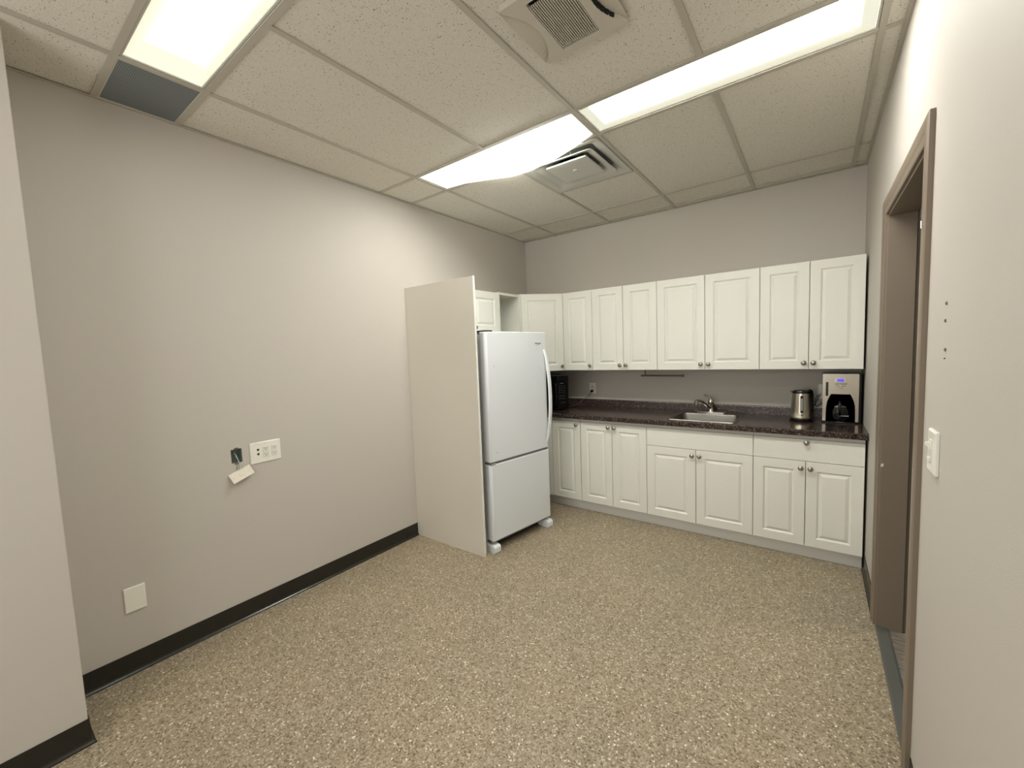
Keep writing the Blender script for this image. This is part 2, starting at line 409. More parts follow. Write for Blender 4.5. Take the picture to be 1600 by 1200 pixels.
# brown door frame: jamb liner, stop and moulded casing on both faces
CW = .074
CP = [(0, 0), (.0, .010), (.006, .0135), (.022, .012), (.030, .0125), (.036, .017), (.060, .018), (.068, .0165), (CW, .013), (CW, 0)]   # (away from opening, proud)
def casing(face, sgn):
    yi0, yi1, zi = DY0, DY1, DZ
    m = MB()
    # three mitred runs
    def pt(o, p, corner, foot=None):
        y = (yi0-o) if corner == 0 else (yi1+o)
        return (face+sgn*p, y, 0 if foot else zi+o)
    m.rings([[pt(o, p, 0, True) for o, p in CP], [pt(o, p, 0) for o, p in CP], [pt(o, p, 1) for o, p in CP], [pt(o, p, 1, True) for o, p in CP]])
    return m
fr = casing(W, -1).build('door_1', M['brown'], smooth=True); fr['kind'] = 'structure'
casing(W+WT, 1).build('casing', M['brown'], fr, smooth=True)
m = MB(); j = .012
m.box(W-.001, W+WT+.001, DY1-j, DY1+.0005, 0, DZ); m.box(W-.001, W+WT+.001, DY0-.0005, DY0+j, 0, DZ); m.box(W-.001, W+WT+.001, DY0+j, DY1-j, DZ-j, DZ+.0005)
m.build('jamb', M['brown'], fr, bevel=.001)
m = MB(); m.prism([(W+.012, 0), (W+.018, .004), (W+.017, .012), (W+.012, .014)], 0, .003)
m.bm.free(); m = MB()
m.rings([[(W-.001+a*.0, DY1-j-.0008, z) for a, z in ((0, .845), (0, .860))]+[(W+.008, DY1-j-.0008, .866), (W+.010, DY1-j-.0008, .852)],
         [(W-.001, DY1-j, .845), (W-.001, DY1-j, .860), (W+.008, DY1-j, .866), (W+.010, DY1-j, .852)]])
m.build('paint_chip', M['chip'], fr, label='bare white chip in the brown paint')
struct('trim_2', MB().extr([(0, 0), (0, .004), (.006, .006), (.045, .006), (.055, .002), (.055, 0)], lambda a, z: (W-.004+a, DY0+j, z), lambda a, z: (W-.004+a, DY1-j, z)), M['thresh'])

# corridor beyond the door
HX0, HX1, HY0, HY1 = W+WT, 4.75, -3.2, 5.9
struct('floor_corridor', MB().box(W+.0, HX1, HY0, HY1, -.05, -.0005), M['plank'])
struct('wall_corridor_end', MB().box(W, HX1, HY1, HY1+.1, 0, 3.0), M['hallwall'])
struct('wall_corridor_side', MB().box(HX1, HX1+.1, HY0, HY1, 0, 3.0), M['hallwall'])
struct('wall_corridor_near', MB().box(W+WT, HX1, HY0-.1, HY0, 0, 3.0), M['hallwall'])
struct('wall_corridor_left', MB().box(W, HX0, .1, HY1, 0, 3.0), M['hallwall'])
struct('ceiling_corridor', MB().box(HX0, HX1, HY0, HY1, 2.74, 2.80), M['hallceil'])
struct('baseboard_corridor', MB().box(HX0, HX1, HY1-.01, HY1, 0, .10), M['rubber'])
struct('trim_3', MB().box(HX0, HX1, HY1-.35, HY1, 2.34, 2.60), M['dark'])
for loc_, lab_ in (((3.52, 2.44, 2.74), 'small round lit ceiling light seen through the doorway'), ((4.1, -.6, 2.74), 'added unseen round corridor ceiling light nearest the doorway')):  # the second lamp is added out of view to brighten the corridor
    t_ = thing('ceiling_light', lab_, 'ceiling light', loc_, 0, 'round corridor ceiling lights')
    MB().lathe([(.17, 0), (.17, -.02), (.155, -.024)], 28).build('light_rim', M['frame'], t_, smooth=True)
    MB().lathe([(.15, -.0235), (.12, -.045), (.02, -.055)], 28).build('globe', M['globe'], t_, smooth=True)

# ================================================================== CABINETS
def door_mesh(w, h, d=.019, f=.060):
    m = MB(); e = .0025
    def ring(i, y): return [(i, y, i), (w-i, y, i), (w-i, y, h-i), (i, y, h-i)]
    f2 = min(f, w*.22)
    m.rings([ring(0, d), ring(0, e), ring(e, 0), ring(f2, 0), ring(f2+.010, .0085), ring(f2+.013, .0085), ring(f2+.029, .0012), ring(f2+.0305, .0)])
    return m
def knob(parent, x, z):
    m = MB().lathe([(.0085, 0), (.0085, -.002), (.006, -.004), (.0055, -.014), (.010, -.017), (.0155, -.020), (.0168, -.024), (.0140, -.0285), (.007, -.031)], 20, (x, 0, z), 'y')
    return m.build('knob', M['nickel'], parent, smooth=True)
GAP = .0016
def cab_door(parent, x, z, w, h, kn=None, name='door', y=0):
    "local front plane y=0, body behind at +y"
    o = door_mesh(w-2*GAP, h-2*GAP).build(name, M['cab'], parent, smooth=False)
    o.location = (x+GAP, y, z+GAP)
    if kn: knob(o, kn[0]-x-GAP, kn[1]-z-GAP)
    return o
def slab(parent, x, z, w, h, name, kn=None):
    o = MB().box(0, w-2*GAP, 0, .019, 0, h-2*GAP).build(name, M['cab'], parent, bevel=.002)
    o.location = (x+GAP, 0, z+GAP)
    if kn: knob(o, kn[0]-x-GAP, kn[1]-z-GAP)
    return o
UZ0, UZ1, UF = 1.290, 2.052, -.325
def upper(x0, x1, label, splits, knobs):
    w = x1-x0
    t = thing('wall_cabinet', label, 'cabinet', (x0, UF, UZ0), 0, 'white wall cabinets above the worktop')
    h = UZ1-UZ0
    m = MB(); b = .016; yb = -UF-.001; yf = .0205; i_ = .0008
    m.box(i_, w-i_, yf, yb, 0, b); m.box(i_, w-i_, yf, yb, h-b, h); m.box(i_, b, yf, yb, b, h-b); m.box(w-b, w-i_, yf, yb, b, h-b); m.box(b, w-b, yb-.006, yb, b, h-b)
    m.box(b, w-b, yf+.02, yb-.006, h*.5, h*.5+b)
    m.build('carcass', M['cabside'], t)
    e = [0]+[s-x0 for s in splits]+[w]
    for i, (a, c) in enumerate(zip(e, e[1:])):
        k = knobs[i]
        cab_door(t, a, 0, c-a, h, (k-x0, .048))
    return t
upper(.640, .950, 'narrow single-door white wall cabinet next to the angled corner cabinet', [], [.928])
upper(.950, 1.556, 'white two-door wall cabinet with narrow doors above the towel bar bracket', [1.253], [1.225, 1.281])
upper(1.556, 2.318, 'widest white two-door wall cabinet, directly above the sink', [1.937], [1.909, 1.965])
upper(2.318, 2.922, 'white two-door wall cabinet above the kettle and coffee maker', [2.620], [2.592, 2.648])
# diagonal corner wall cabinet
t = thing('corner_wall_cabinet', 'angled white single-door corner wall cabinet where the two walls meet', 'cabinet', (.0, .0, UZ0))
h = UZ1-UZ0
MB().prism([(.002, -.002), (.638, -.002), (.638, -.303), (.325, -.616), (.002, -.616)], 0, h).build('carcass', M['cabside'], t)
# front line through (.640,-.318) .. (.345,-.613)
dl = math.hypot(.297, .297)
dd = door_mesh(dl-2*GAP, h-2*GAP).build('door', M['cab'], t)
dd.rotation_euler = (0, 0, PI/4); dd.location = (.3475, -.6215, GAP)
knob(dd, dl-.030, .048)
# open shelf unit and short cabinet over the fridge on the left wall (fronts face +x)
t = thing('open_shelf_unit', 'small open white cubby shelf between the corner cabinet and the cabinet over the fridge', 'shelf', (0, -.945, 1.672))
m = MB(); m.box(.002, .325, 0, .016, 0, .372); m.box(.002, .325, .312, .328, 0, .372); m.box(.002, .325, .016, .312, .350, .372); m.box(.002, .325, .016, .312, 0, .016)
m.build('frame', M['cab'], t, bevel=.001)
MB().box(.002, .010, .016, .312, .016, .350).build('back_panel', M['cabside'], t)
t = thing('fridge_top_cabinet', 'short white two-door cabinet above the fridge, mostly hidden by the side panel', 'cabinet', (.327, -1.705, 1.672), PI/2)
m = MB(); m.box(0, .758, .0205, .325, 0, .363); m.build('carcass', M['cabside'], t)
cab_door(t, 0, 0, .379, .363, (.348, .040)); cab_door(t, .379, 0, .379, .363, (.411, .040))

# base cabinets
BF = -.600; BZ0, BZ1 = .098, .836
def base(x0, x1, label):
    t = thing('base_cabinet', label, 'cabinet', (x0, BF, 0), 0, 'white base cabinets under the worktop')
    w = x1-x0; i_ = .0008; b = .016; yf = .0205; yb = .598
    m = MB()
    m.box(i_, b, yf, yb, .098, .862); m.box(w-b, w-i_, yf, yb, .098, .862); m.box(b, w-b, yf, yb, .098, .114); m.box(b, w-b, yb-.006, yb, .114, .862)
    m.box(b, w-b, yf, yf+.018, .826, .862)
    m.build('carcass', M['cabside'], t)
    return t
t = base(.94, 1.545, 'white base cabinet with two tall narrow doors, left of the sink cabinet')
cab_door(t, 0, BZ0, .303, BZ1-BZ0, (.275, .806)); cab_door(t, .303, BZ0, .302, BZ1-BZ0, (.331, .806))
t = base(1.545, 2.311, 'white sink base cabinet with a blank false drawer front above two doors')
slab(t, 0, .686, .766, BZ1-.686, 'false_drawer_front')
cab_door(t, 0, BZ0, .381, .686-BZ0, (.355, .640)); cab_door(t, .381, BZ0, .385, .686-BZ0, (.408, .640))
t = base(2.311, 2.922, 'white base cabinet with one knobbed drawer above two doors, beside the doorway wall')
slab(t, 0, .686, .611, BZ1-.686, 'drawer', (.309, .815))
cab_door(t, 0, BZ0, .307, .686-BZ0, (.280, .640)); cab_door(t, .307, BZ0, .304, .686-BZ0, (.333, .640))
t = thing('corner_base_cabinet', 'white blind corner base cabinet with one door partly behind the fridge', 'cabinet', (0, BF, 0))
m = MB(); m.box(.002, .938, .0205, .598, .098, .862); m.box(.002, .600, -.285, .0205, .098, .862)
m.build('carcass', M['cabside'], t)
MB().box(.602, .640, 0, .0195, .098, .862).build('filler_strip', M['kick'], t)
cab_door(t, .642, BZ0, .296, BZ1-BZ0, (.905, .806))
o = MB().box(.55, W-.012, -.545, -.53, 0, .0965).build('toe_kick', M['kick'], bevel=.001)
tag(o, 'long grey kickboard on the floor under the base cabinets', 'kickboard')

# worktop with sink cut-out
SX0, SX1, SY0, SY1 = 1.722, 2.178, -.535, -.185     # bowl opening
m = MB()
Z0, Z1 = .865, CT; fy = -.615
hx0, hx1, hy0, hy1 = SX0-.004, SX1+.004, SY0-.004, SY1+.004
m.box(.001, hx0, fy, -.001, Z0, Z1); m.box(hx1, W-.001, fy, -.001, Z0, Z1); m.box(hx0, hx1, fy, hy0, Z0, Z1); m.box(hx0, hx1, hy1, -.001, Z0, Z1)
m.box(.001, .615, -.895, fy, Z0, Z1)
nose = [(0, Z0), (-.017, Z0), (-.020, Z0+.003), (-.020, Z1-.008), (-.017, Z1-.002), (-.012, Z1), (0, Z1)]
m.extr(nose, lambda a, z: (.635, fy+a, z), lambda a, z: (W-.001, fy+a, z))
m.extr(nose, lambda a, z: (.615-a, -.895, z), lambda a, z: (.615-a, fy, z))
m.box(.615, .635, fy-.001, fy, Z0, Z1)
m.build('worktop', M['counter'])
wt = C.objects['worktop']; tag(wt, 'long dark brown speckled laminate worktop along the back wall', 'worktop')
m = MB(); bs = [(-.001, Z1), (-.020, Z1), (-.020, .966), (-.017, .972), (-.012, .974), (-.001, .974)]
m.extr(bs, lambda a, z: (.001, a, z+.0005), lambda a, z: (W-.001, a, z+.0005))
tag(m.build('backsplash', M['counterback']), 'low dark speckled backsplash strip along the back wall, behind the sink', 'backsplash')

# sink
t = thing('sink', 'single-bowl stainless steel sink set into the dark worktop', 'sink', (1.945, -.34, CT))
def rrect(x0, x1, y0, y1, r, z, n=5):
    out = []
    for cx, cy, a0 in ((x1-r, y1-r, 0), (x0+r, y1-r, PI/2), (x0+r, y0+r, PI), (x1-r, y0+r, 3*PI/2)):
        for k in range(n+1):
            a = a0+PI/2*k/n; out.append((cx+r*math.cos(a), cy+r*math.sin(a), z))
    return out
ox0, ox1, oy0, oy1 = 1.698-1.945, 2.196-1.945, -.568+.34, -.062+.34
bx_0, bx_1, by_0, by_1 = SX0-1.945, SX1-1.945, SY0+.34, SY1+.34
m = MB()
m.rings([rrect(ox0, ox1, oy0, oy1, .025, .0005), rrect(ox0+.003, ox1-.003, oy0+.003, oy1-.003, .023, .005), rrect(ox0+.010, ox1-.010, oy0+.010, oy1-.010, .02, .0035),
         rrect(bx_0, bx_1, by_0, by_1, .06, .0035), rrect(bx_0+.004, bx_1-.004, by_0+.004, by_1-.004, .057, -.002), rrect(bx_0+.012, bx_1-.012, by_0+.012, by_1-.012, .05, -.13),
         rrect(bx_0+.035, bx_1-.035, by_0+.035, by_1-.035, .04, -.152)], cap0=False, cap1=True)
m.build('bowl', M['steel'], t, smooth=True, recalc=True)
MB().lathe([(.038, -.1515), (.038, -.149), (.028, -.1495), (.010, -.150)], 20, (0, .0, 0)).build('drain', M['chrome'], t, smooth=True)
# faucet
t = thing('faucet', 'chrome single-lever faucet standing behind the sink bowl', 'faucet', (1.942, -.105, CT+.0042))
m = MB(); m.rings([rrect(-.122, .122, -.026, .026, .025, 0), rrect(-.122, .122, -.026, .026, .025, .006), rrect(-.112, .112, -.018, .018, .017, .013)])
m.build('base_plate', M['chrome'], t, smooth=True)
MB().lathe([(.027, .013), (.024, .03), (.021, .055), (.024, .08), (.026, .10), (.021, .118), (.008, .124)], 20).build('valve_body', M['chrome'], t, smooth=True)
m = MB(); m.tube([(-.005, -.010, .038), (-.025, -.055, .075), (-.050, -.110, .108), (-.068, -.150, .118), (-.076, -.172, .112)], [.016, .014, .0125, .012, .0125])
m.build('spout', M['chrome'], t, smooth=True)
MB().lathe([(.012, -.025), (.0165, -.020), (.0165, .012), (.010, .018)], 16, (-.078, -.176, .108)).build('spray_head', M['chrome'], t, smooth=True)
m = MB(); m.tube([(0, 0, .112), (-.006, -.004, .128), (-.022, -.012, .142), (-.040, -.022, .150)], [.014, .011, .007, .006])
m.lathe([(.004, -.010), (.010, -.005), (.010, .005), (.004, .010)], 14, (-.044, -.024, .153))
m.build('lever', M['chrome'], t, smooth=True)

# towel bar under the cabinets
t = thing('towel_holder', 'thin metal paper towel bar hanging under the wall cabinet left of the sink', 'towel holder', (1.415, -.22, 1.2895))
m = MB(); m.box(-.016, .016, -.02, .02, -.003, 0); m.box(-.002, .002, -.012, .012, -.058, -.003)
m.build('bracket', M['bronze'], t, bevel=.0005)
MB().tube([(-.028, 0, -.054), (.33, 0, -.054)], .0075, smooth=0).build('bar', M['bronze'], t, smooth=True)
MB().lathe([(.006, .326), (.014, .328), (.014, .333), (.006, .335)], 18, (0, 0, -.054), 'x').build('end_disc', M['bronze'], t, smooth=True)
MB().lathe([(.004, -.040), (.011, -.030), (.008, -.022)], 16, (0, 0, -.054), 'x').build('finial', M['bronze'], t, smooth=True)

# ================================================================== FRIDGE
def side_panel():
    o = MB().box(.0015, .729, PY, PY+.016, 0, 2.034).build('fridge_side_panel', M['panel'])
    tag(o, 'tall plain greige board standing at the left side of the fridge', 'panel')
    e = MB().box(.729, .7335, PY-.0005, PY+.0165, 0.03, 2.034).build('edge_band', M['edge'], o, label='white edging strip')
    m = MB(); m.rings([[(.729, PY, 0), (.729, PY+.016, 0), (.7325, PY+.016, .001), (.733, PY, .001)], [(.729, PY, .03), (.729, PY+.016, .03), (.7335, PY+.016, .03), (.7335, PY, .03)]])
    m.build('chipped_corner', M['ivory'], o, label='worn bare corner at the floor')
side_panel()
FA = math.atan2(.68, .11)
t = thing('refrigerator', 'white bottom-freezer fridge standing slightly askew beside the tall side panel', 'refrigerator', (.757, -1.674, 0), FA)
FW = .664; FD = .60
def fr_prism(x0, x1, z0, z1, y0, y1, r, m=None):
    "rounded front vertical edges; front at y0"
    pl = []
    for k in range(6):
        a = PI+PI/2*k/5; pl.append((x0+r+r*math.cos(a), y0+r+r*math.sin(a)))
    for k in range(6):
        a = 3*PI/2+PI/2*k/5; pl.append((x1-r+r*math.cos(a), y0+r+r*math.sin(a)))
    pl += [(x1, y1), (x0, y1)]
    m = m or MB()
    def ins(i): return [(min(max(x, x0+i), x1-i), min(max(y, y0+i), y1)) for x, y in pl]
    m.rings([[(x, y, z0) for x, y in ins(.004)], [(x, y, z0+.004) for x, y in pl], [(x, y, z1-.004) for x, y in pl], [(x, y, z1) for x, y in ins(.004)]])
    return m
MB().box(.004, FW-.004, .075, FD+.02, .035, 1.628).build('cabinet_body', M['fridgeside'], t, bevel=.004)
MB().box(.012, FW-.012, .064, .076, .09, 1.62).build('door_gasket', M['gasket'], t)
u_ = fr_prism(0, FW, .688, 1.647, 0, .064, .022).build('upper_door', M['fridge'], t, smooth=True)
l_ = fr_prism(0, FW, .090, .668, 0, .064, .022).build('freezer_door', M['fridge'], t, smooth=True)
MB().box(.012, FW-.012, .012, .060, .668, .688).build('seam_shadow_strip', M['gasket'], t)
MB().box(.03, FW-.03, .03, .07, .066, .09).build('lower_strip', M['gasket'], t)
# hinges
m = MB(); m.box(.02, .10, .03, .15, 1.6475, 1.660); m.build('top_hinge_cover', M['blackmatte'], t, bevel=.004)
m = MB(); m.box(.004, .055, -.004, .06, .672, .682); m.build('middle_hinge', M['chrome'], t, bevel=.003)
# handle: bowed bar on the right side of the upper door
hx = FW-.030
m = MB(); pts = []
for k in range(13):
    s_ = k/12; z = .722+(1.505-.722)*s_
    y = -.002-.052*math.sin(PI*s_)**.75
    pts.append((z, y))
m.rings([[(hx-wd_, y-.007*(1 if 0 < i < 12 else .3), z), (hx+wd_, y-.007*(1 if 0 < i < 12 else .3), z), (hx+wd_*1.15, y+.008, z), (hx-wd_*1.15, y+.008, z)]
         for i, (z, y) in enumerate(pts) for wd_ in [.010+.004*math.sin(PI*i/12)]])
m.build('door_handle', M['fridge'], u_, bevel=.002, smooth=True)
# badge: small grey oval mark with lettering
mt = Matrix.Translation((FW-.105, -.0008, 1.556)) @ Matrix.Rotation(PI/2, 4, 'X')
text('badge_lettering', 'Whirlpool', .017, M['badge'], u_, mt, .0005, label='small grey maker lettering')
m = MB(); m.tube([(FW-.128, -.0008, 1.5455), (FW-.108, -.0008, 1.5425), (FW-.090, -.0008, 1.5475)], .0009, 6); m.build('badge_swoosh', M['badge'], u_)
MB().lathe([(.003, 0), (.003, -.0012)], 10, (.072, 0, 1.395), 'y').build('door_plug', M['badge'], u_)
MB().lathe([(.003, 0), (.003, -.0012)], 10, (.072, 0, .755), 'y').build('door_plug', M['badge'], u_)
for nm, xa, xb in (('front_foot', -.004, .062), ('front_foot', FW-.062, FW+.004)):
    m = MB(); m.rings([[(xa, -.006, .0), (xb, -.006, .0), (xb, .10, .0), (xa, .10, .0)], [(xa, -.012, .010), (xb, -.012, .010), (xb, .10, .010), (xa, .10, .010)],
                       [(xa, -.012, .045), (xb, -.012, .045), (xb, .10, .045), (xa, .10, .045)], [(xa+.004, .006, .062), (xb-.004, .006, .062), (xb-.004, .10, .062), (xa+.004, .10, .062)]])
    m.build(nm, M['fridge'], t, bevel=.003)
MB().box(.0, .06, .02, .07, .072, .088).build('lower_hinge', M['chrome'], t, bevel=.002)
MB().box(.07, FW-.07, .10, .112, .006, .07).build('toe_grille', M['blackmatte'], t)
for xa in (.03, FW-.06):
    MB().lathe([(.02, 0), (.02, .03)], 14, (xa, FD-.05, .0201), 'x').build('rear_roller', M['blackmatte'], t, smooth=True)

# ================================================================== APPLIANCES
# microwave, diagonal in the corner
t = thing('microwave', 'black microwave oven set diagonally in the corner beside the fridge', 'microwave', (.385, -.735, CT), PI/4)
MWW, MWH, MWD = .475, .345, .34
MB().box(.002, MWW-.002, .022, MWD, .012, MWH).build('case', M['blackmatte'], t, bevel=.003)
MB().box(0, MWW-.115, 0, .022, .012, MWH).build('door', M['blackglass'], t, bevel=.003)
cp = MB().box(MWW-.113, MWW, 0, .022, .012, MWH).build('control_panel', M['black'], t, bevel=.003)
MB().tube([(MWW-.130, -.001, .06), (MWW-.132, -.026, .075), (MWW-.132, -.026, .25), (MWW-.130, -.001, .265)], .007, 10, 4).build('handle', M['black'], t, smooth=True)
kx = MWW-.066
MB().box(kx-.028, kx+.028, -.0008, 0, .262, .290).build('display', M['blackglass'], cp)
MB().box(kx-.018, kx+.016, -.0015, -.0008, .266, .270).build('display_mark', M['inklight'], cp)
for r_ in range(4):
    for c_ in range(3):
        x = kx-.030+.024*c_; z = .238-.022*r_
        MB().box(x, x+.012, -.0008, 0, z, z+.004).build('key_mark', M['badge'], cp)
for z in (.142, .118): MB().box(kx-.034, kx+.030, -.0008, 0, z, z+.003).build('key_mark', M['badge'], cp)
MB().box(kx-.012, kx+.036, -.0008, 0, .076, .080).build('key_mark', M['badge'], cp)
for fx, fyy in ((.04, .05), (MWW-.04, .05), (.04, MWD-.04), (MWW-.04, MWD-.04)):
    MB().lathe([(.012, 0), (.012, .0125)], 12, (fx, fyy, 0)).build('foot', M['black'], t)
def to_local(o, p):
    mw = Matrix.Translation(o.location) @ o.rotation_euler.to_matrix().to_4x4()
    return mw.inverted() @ Vector(p)
cord = [(.40, -.10, .96), (.52, -.12, .93), (.62, -.20, .915), (.70, -.17, .935), (.765, -.075, 1.01), (.787, -.026, 1.055)]
MB().tube([to_local(t, p) for p in cord], .0032, 8).build('power_cord', M['cordgrey'], t, smooth=True)
m = MB(); m.lathe([(.009, -.046), (.013, -.040), (.014, -.012), (.012, -.0085)], 14, (.790, 0, 1.058), 'y')
bmesh.ops.transform(m.bm, matrix=(Matrix.Translation(t.location) @ t.rotation_euler.to_matrix().to_4x4()).inverted(), verts=m.bm.verts)
m.build('plug', M['black'], t, smooth=True)

# kettle
t = thing('kettle', 'brushed steel electric kettle with a black lid, left of the coffee maker', 'kettle', (2.580, -.235, CT), .08)
MB().lathe([(.070, 0), (.073, .004), (.073, .014), (.066, .017)], 32).build('power_base', M['black'], t, smooth=True)
MB().lathe([(.067, .0175), (.069, .020), (.069, .034), (.0675, .036), (.065, .08), (.060, .14), (.055, .195), (.0535, .205)], 40).build('body', M['steelv'], t, smooth=True)
MB().lathe([(.0545, .2052), (.055, .214), (.050, .224), (.030, .229), (.01, .230)], 32).build('lid', M['black'], t, smooth=True)
# water window in a black slot, facing local -y turned to the camera
kt = thing; 
m = MB()
def on_body(z): return .069-(z-.03)*.077
for za, zb, hw, o_ in ((.065, .190, .0095, .0012),):
    m.rings([[(-hw, -on_body(z)-o_, z), (hw, -on_body(z)-o_, z), (hw, -on_body(z)+.006, z), (-hw, -on_body(z)+.006, z)] for z in (za, zb)])
ws = m.build('window_frame', M['black'], t, bevel=.003)
m = MB(); hw = .0052; m.rings([[(-hw, -on_body(z)-.002, z), (hw, -on_body(z)-.002, z), (hw, -on_body(z)-.0005, z), (-hw, -on_body(z)-.0005, z)] for z in (.082, .170)])
m.build('water_gauge', mat('gauge_grey', (150, 152, 152), .25), ws)
MB().lathe([(.0045, -.0665), (.0045, -.0685)], 14, (0, 0, .050), 'y').build('logo_dot', M['black'], t)
# handle on the far right
MB().tube([(.038, .036, .216), (.054, .062, .218), (.066, .078, .205), (.071, .084, .15), (.070, .082, .09), (.064, .072, .045), (.045, .046, .036)], [.011, .011, .011, .010, .0095, .009, .009], 10).build('handle', M['black'], t, smooth=True)
m = MB(); m.rings([[(-.052, .012, .200), (-.052, -.012, .200), (-.0535, 0, .200)], [(-.056, .012, .219), (-.056, -.012, .219), (-.070, 0, .219)]]); m.build('spout', M['steelv'], t)
kc = [to_local(t, p) for p in [(2.60, -.165, .912), (2.64, -.10, .925), (2.655, -.05, .99), (2.685, -.035, 1.065), (2.695, -.022, 1.085)]]
MB().tube(kc, .003, 8).build('power_cord', M['cord'], t, smooth=True)

# coffee maker
t = thing('coffee_maker', 'steel and black drip coffee maker with a blue clock, against the right wall', 'coffee maker', (2.702, -.262, CT))
CWd, CH, CD = .206, .352, .225
MB().box(0, CWd, .0, CD, 0, .016).build('base', M['black'], t, bevel=.003)
m = MB(); m.box(.004, CWd+.012, .090, CD, .016, CH-.004); m.box(.004, CWd+.012, .004, .090, .232, CH-.004)
m.box(CWd-.001, CWd+.012, .004, .090, 0.0, .232)
m.build('housing', M['black'], t, bevel=.005)
# steel front with an arch cut for the carafe
arch = [(.022, .0), (.022, .06), (.0245, .12), (.031, .16), (.043, .19), (.050, .206), (.158, .206), (.165, .19), (.177, .16), (.1835, .12), (.186, .06), (.186, .0)]
m = MB(); bm = m.bm
out = [(0.003, .008), (.003, CH-.004), (CWd-.003, CH-.004), (CWd-.003, .008)]
loop = [(x, max(z, .008)) for x, z in out[:1]]
poly = [(.003, .008), (.003, CH-.006), (.008, CH-.003), (CWd-.008, CH-.003), (CWd-.003, CH-.006), (CWd-.003, .008)] + [(x, max(z, .008)) for x, z in arch[::-1]]
v0 = [bm.verts.new((x, .0, z)) for x, z in poly]; v1 = [bm.verts.new((x, .012, z)) for x, z in poly]
f0 = bm.faces.new(v0); bm.faces.new(v1[::-1])
for i in range(len(poly)):
    j_ = (i+1) % len(poly); bm.faces.new((v0[i], v0[j_], v1[j_], v1[i]))
bmesh.ops.triangulate(bm, faces=[f for f in bm.faces if len(f.verts) > 4])
fc = m.build('front_cover', M['steelv'], t)
m = MB(); m.rings([rrect(.020, .035, .190, .292, .0072, 0), rrect(.020, .035, .190, .292, .0072, .001)])
bmesh.ops.transform(m.bm, matrix=Matrix(((1, 0, 0, 0), (0, 0, -1, 0), (0, 1, 0, 0), (0, 0, 0, 1))), verts=m.bm.verts)
sg = m.build('cup_gauge', M['black'], fc)
for k in range(5): MB().box(.026, .030, -.0016, -.001, .20+.018*k, .206+.018*k).build('gauge_mark', M['badge'], sg)
MB().box(.070, .128, -.001, 0, .290, .320).build('display_surround', mat('silver_panel', (200, 196, 186), .35, .7), fc)
MB().box(.083, .121, -.002, -.001, .294, .313).build('clock', M['lcd'], fc)
MB().box(.074, .140, -.0008, 0, .281, .284).build('printed_line', M['ink'], fc)
for x0_, x1_, z in ((.072, .098, .272), (.104, .138, .273), (.080, .096, .259), (.106, .132, .260), (.094, .100, .248), (.104, .116, .248)):
    MB().box(x0_, x1_, -.0008, 0, z, z+.003).build('printed_line', M['ink'], fc)
for x in (.084, .104, .124): MB().lathe([(.004, 0), (.004, -.002)], 12, (x, 0, .238), 'y').build('button', M['nickel'], fc)
# carafe
m = MB(); cx, cyy = .104, .058
m.lathe([(.060, .017), (.066, .022), (.072, .05), (.073, .08), (.066, .115), (.052, .140), (.046, .150)], 32, (cx, cyy, 0))
cf = m.build('carafe', M['black'], t, smooth=True)
MB().lathe([(.048, .150), (.050, .156), (.040, .166), (.012, .170)], 24, (cx, cyy, 0)).build('carafe_lid', M['black'], cf, smooth=True)
MB().lathe([(.058, .200), (.050, .180), (.036, .172), (.010, .171)], 24, (cx, cyy, 0)).build('filter_basket', M['black'], t, smooth=True)
m = MB(); m.tube([(cx-.005, cyy-.045, .150), (cx-.004, cyy-.075, .152), (cx-.004, cyy-.098, .135), (cx-.004, cyy-.100, .095), (cx-.004, cyy-.085, .066), (cx-.004, cyy-.070, .060)], .009, 10)
m.build('carafe_handle', M['black'], cf, smooth=True)
MB().lathe([(.0665, .114), (.0675, .117), (.0655, .120)], 32, (cx, cyy, 0), cap0=False, cap1=False).build('carafe_band', M['nickel'], cf, smooth=True)
MB().box(.092, .150, -.020, -.0165, .052, .058).build('carafe_mark', M['inklight'], cf)
MB().box(.083, .123, -.0012, .0, .0045, .0105).build('base_mark', M['badge'], t)
cc = [(.02, CD-.004, .10), (-.006, .215, .12), (-.030, .232, .13), (-.025, .238, .17)]
MB().tube([(.006, .20, .12), (-.012, .205, .10), (-.032, .22, .085), (-.040, .236, .13), (-.020, .240, .175)], .003, 8).build('power_cord', M['cord'], t, smooth=True)

# ================================================================== WALL PLATES
def outlet_body(parent, cx, cz, m, name='receptacle', decora=True):
    "in local coords: wall plane is y=0 plane facing -y"
    o = MB().box(cx-.0165, cx+.0165, -.0085, -.0055, cz-.0335, cz+.0335).build(name, m, parent, bevel=.001)
    for dz in (.017, -.017):
        q = MB().box(cx-.0078, cx-.0056, -.0089, -.0084, cz+dz+.000, cz+dz+.008).build('slot', M['slot'], o)
        MB().box(cx+.0056, cx+.0078, -.0089, -.0084, cz+dz+.001, cz+dz+.0075).build('slot', M['slot'], o)
        MB().lathe([(.0026, -.0084), (.0026, -.0089)], 10, (cx, 0, cz+dz-.0055), 'y').build('slot', M['slot'], o)
    return o
def plate(parent, x0, x1, z0, z1, th=.0058, name='cover', m=None):
    mb = MB(); e = .003
    mb.rings([[(x0, 0, z0), (x1, 0, z0), (x1, 0, z1), (x0, 0, z1)], [(x0, -th+.002, z0), (x1, -th+.002, z0), (x1, -th+.002, z1), (x0, -th+.002, z1)], [(x0+e, -th, z0+e), (x1-e, -th, z0+e), (x1-e, -th, z1-e), (x0+e, -th, z1-e)]])
    return mb.build(name, m or M['plate'], parent)
LWR = PI/2      # local -y -> +x on the left wall; local +x -> +y
t = thing('wall_outlet_plate', 'wide white three-gang plate with two jacks and two outlets on the left wall', 'wall plate', (0.0005, -2.956, .955), LWR)
pl = plate(t, 0, .170, -.062, .062)
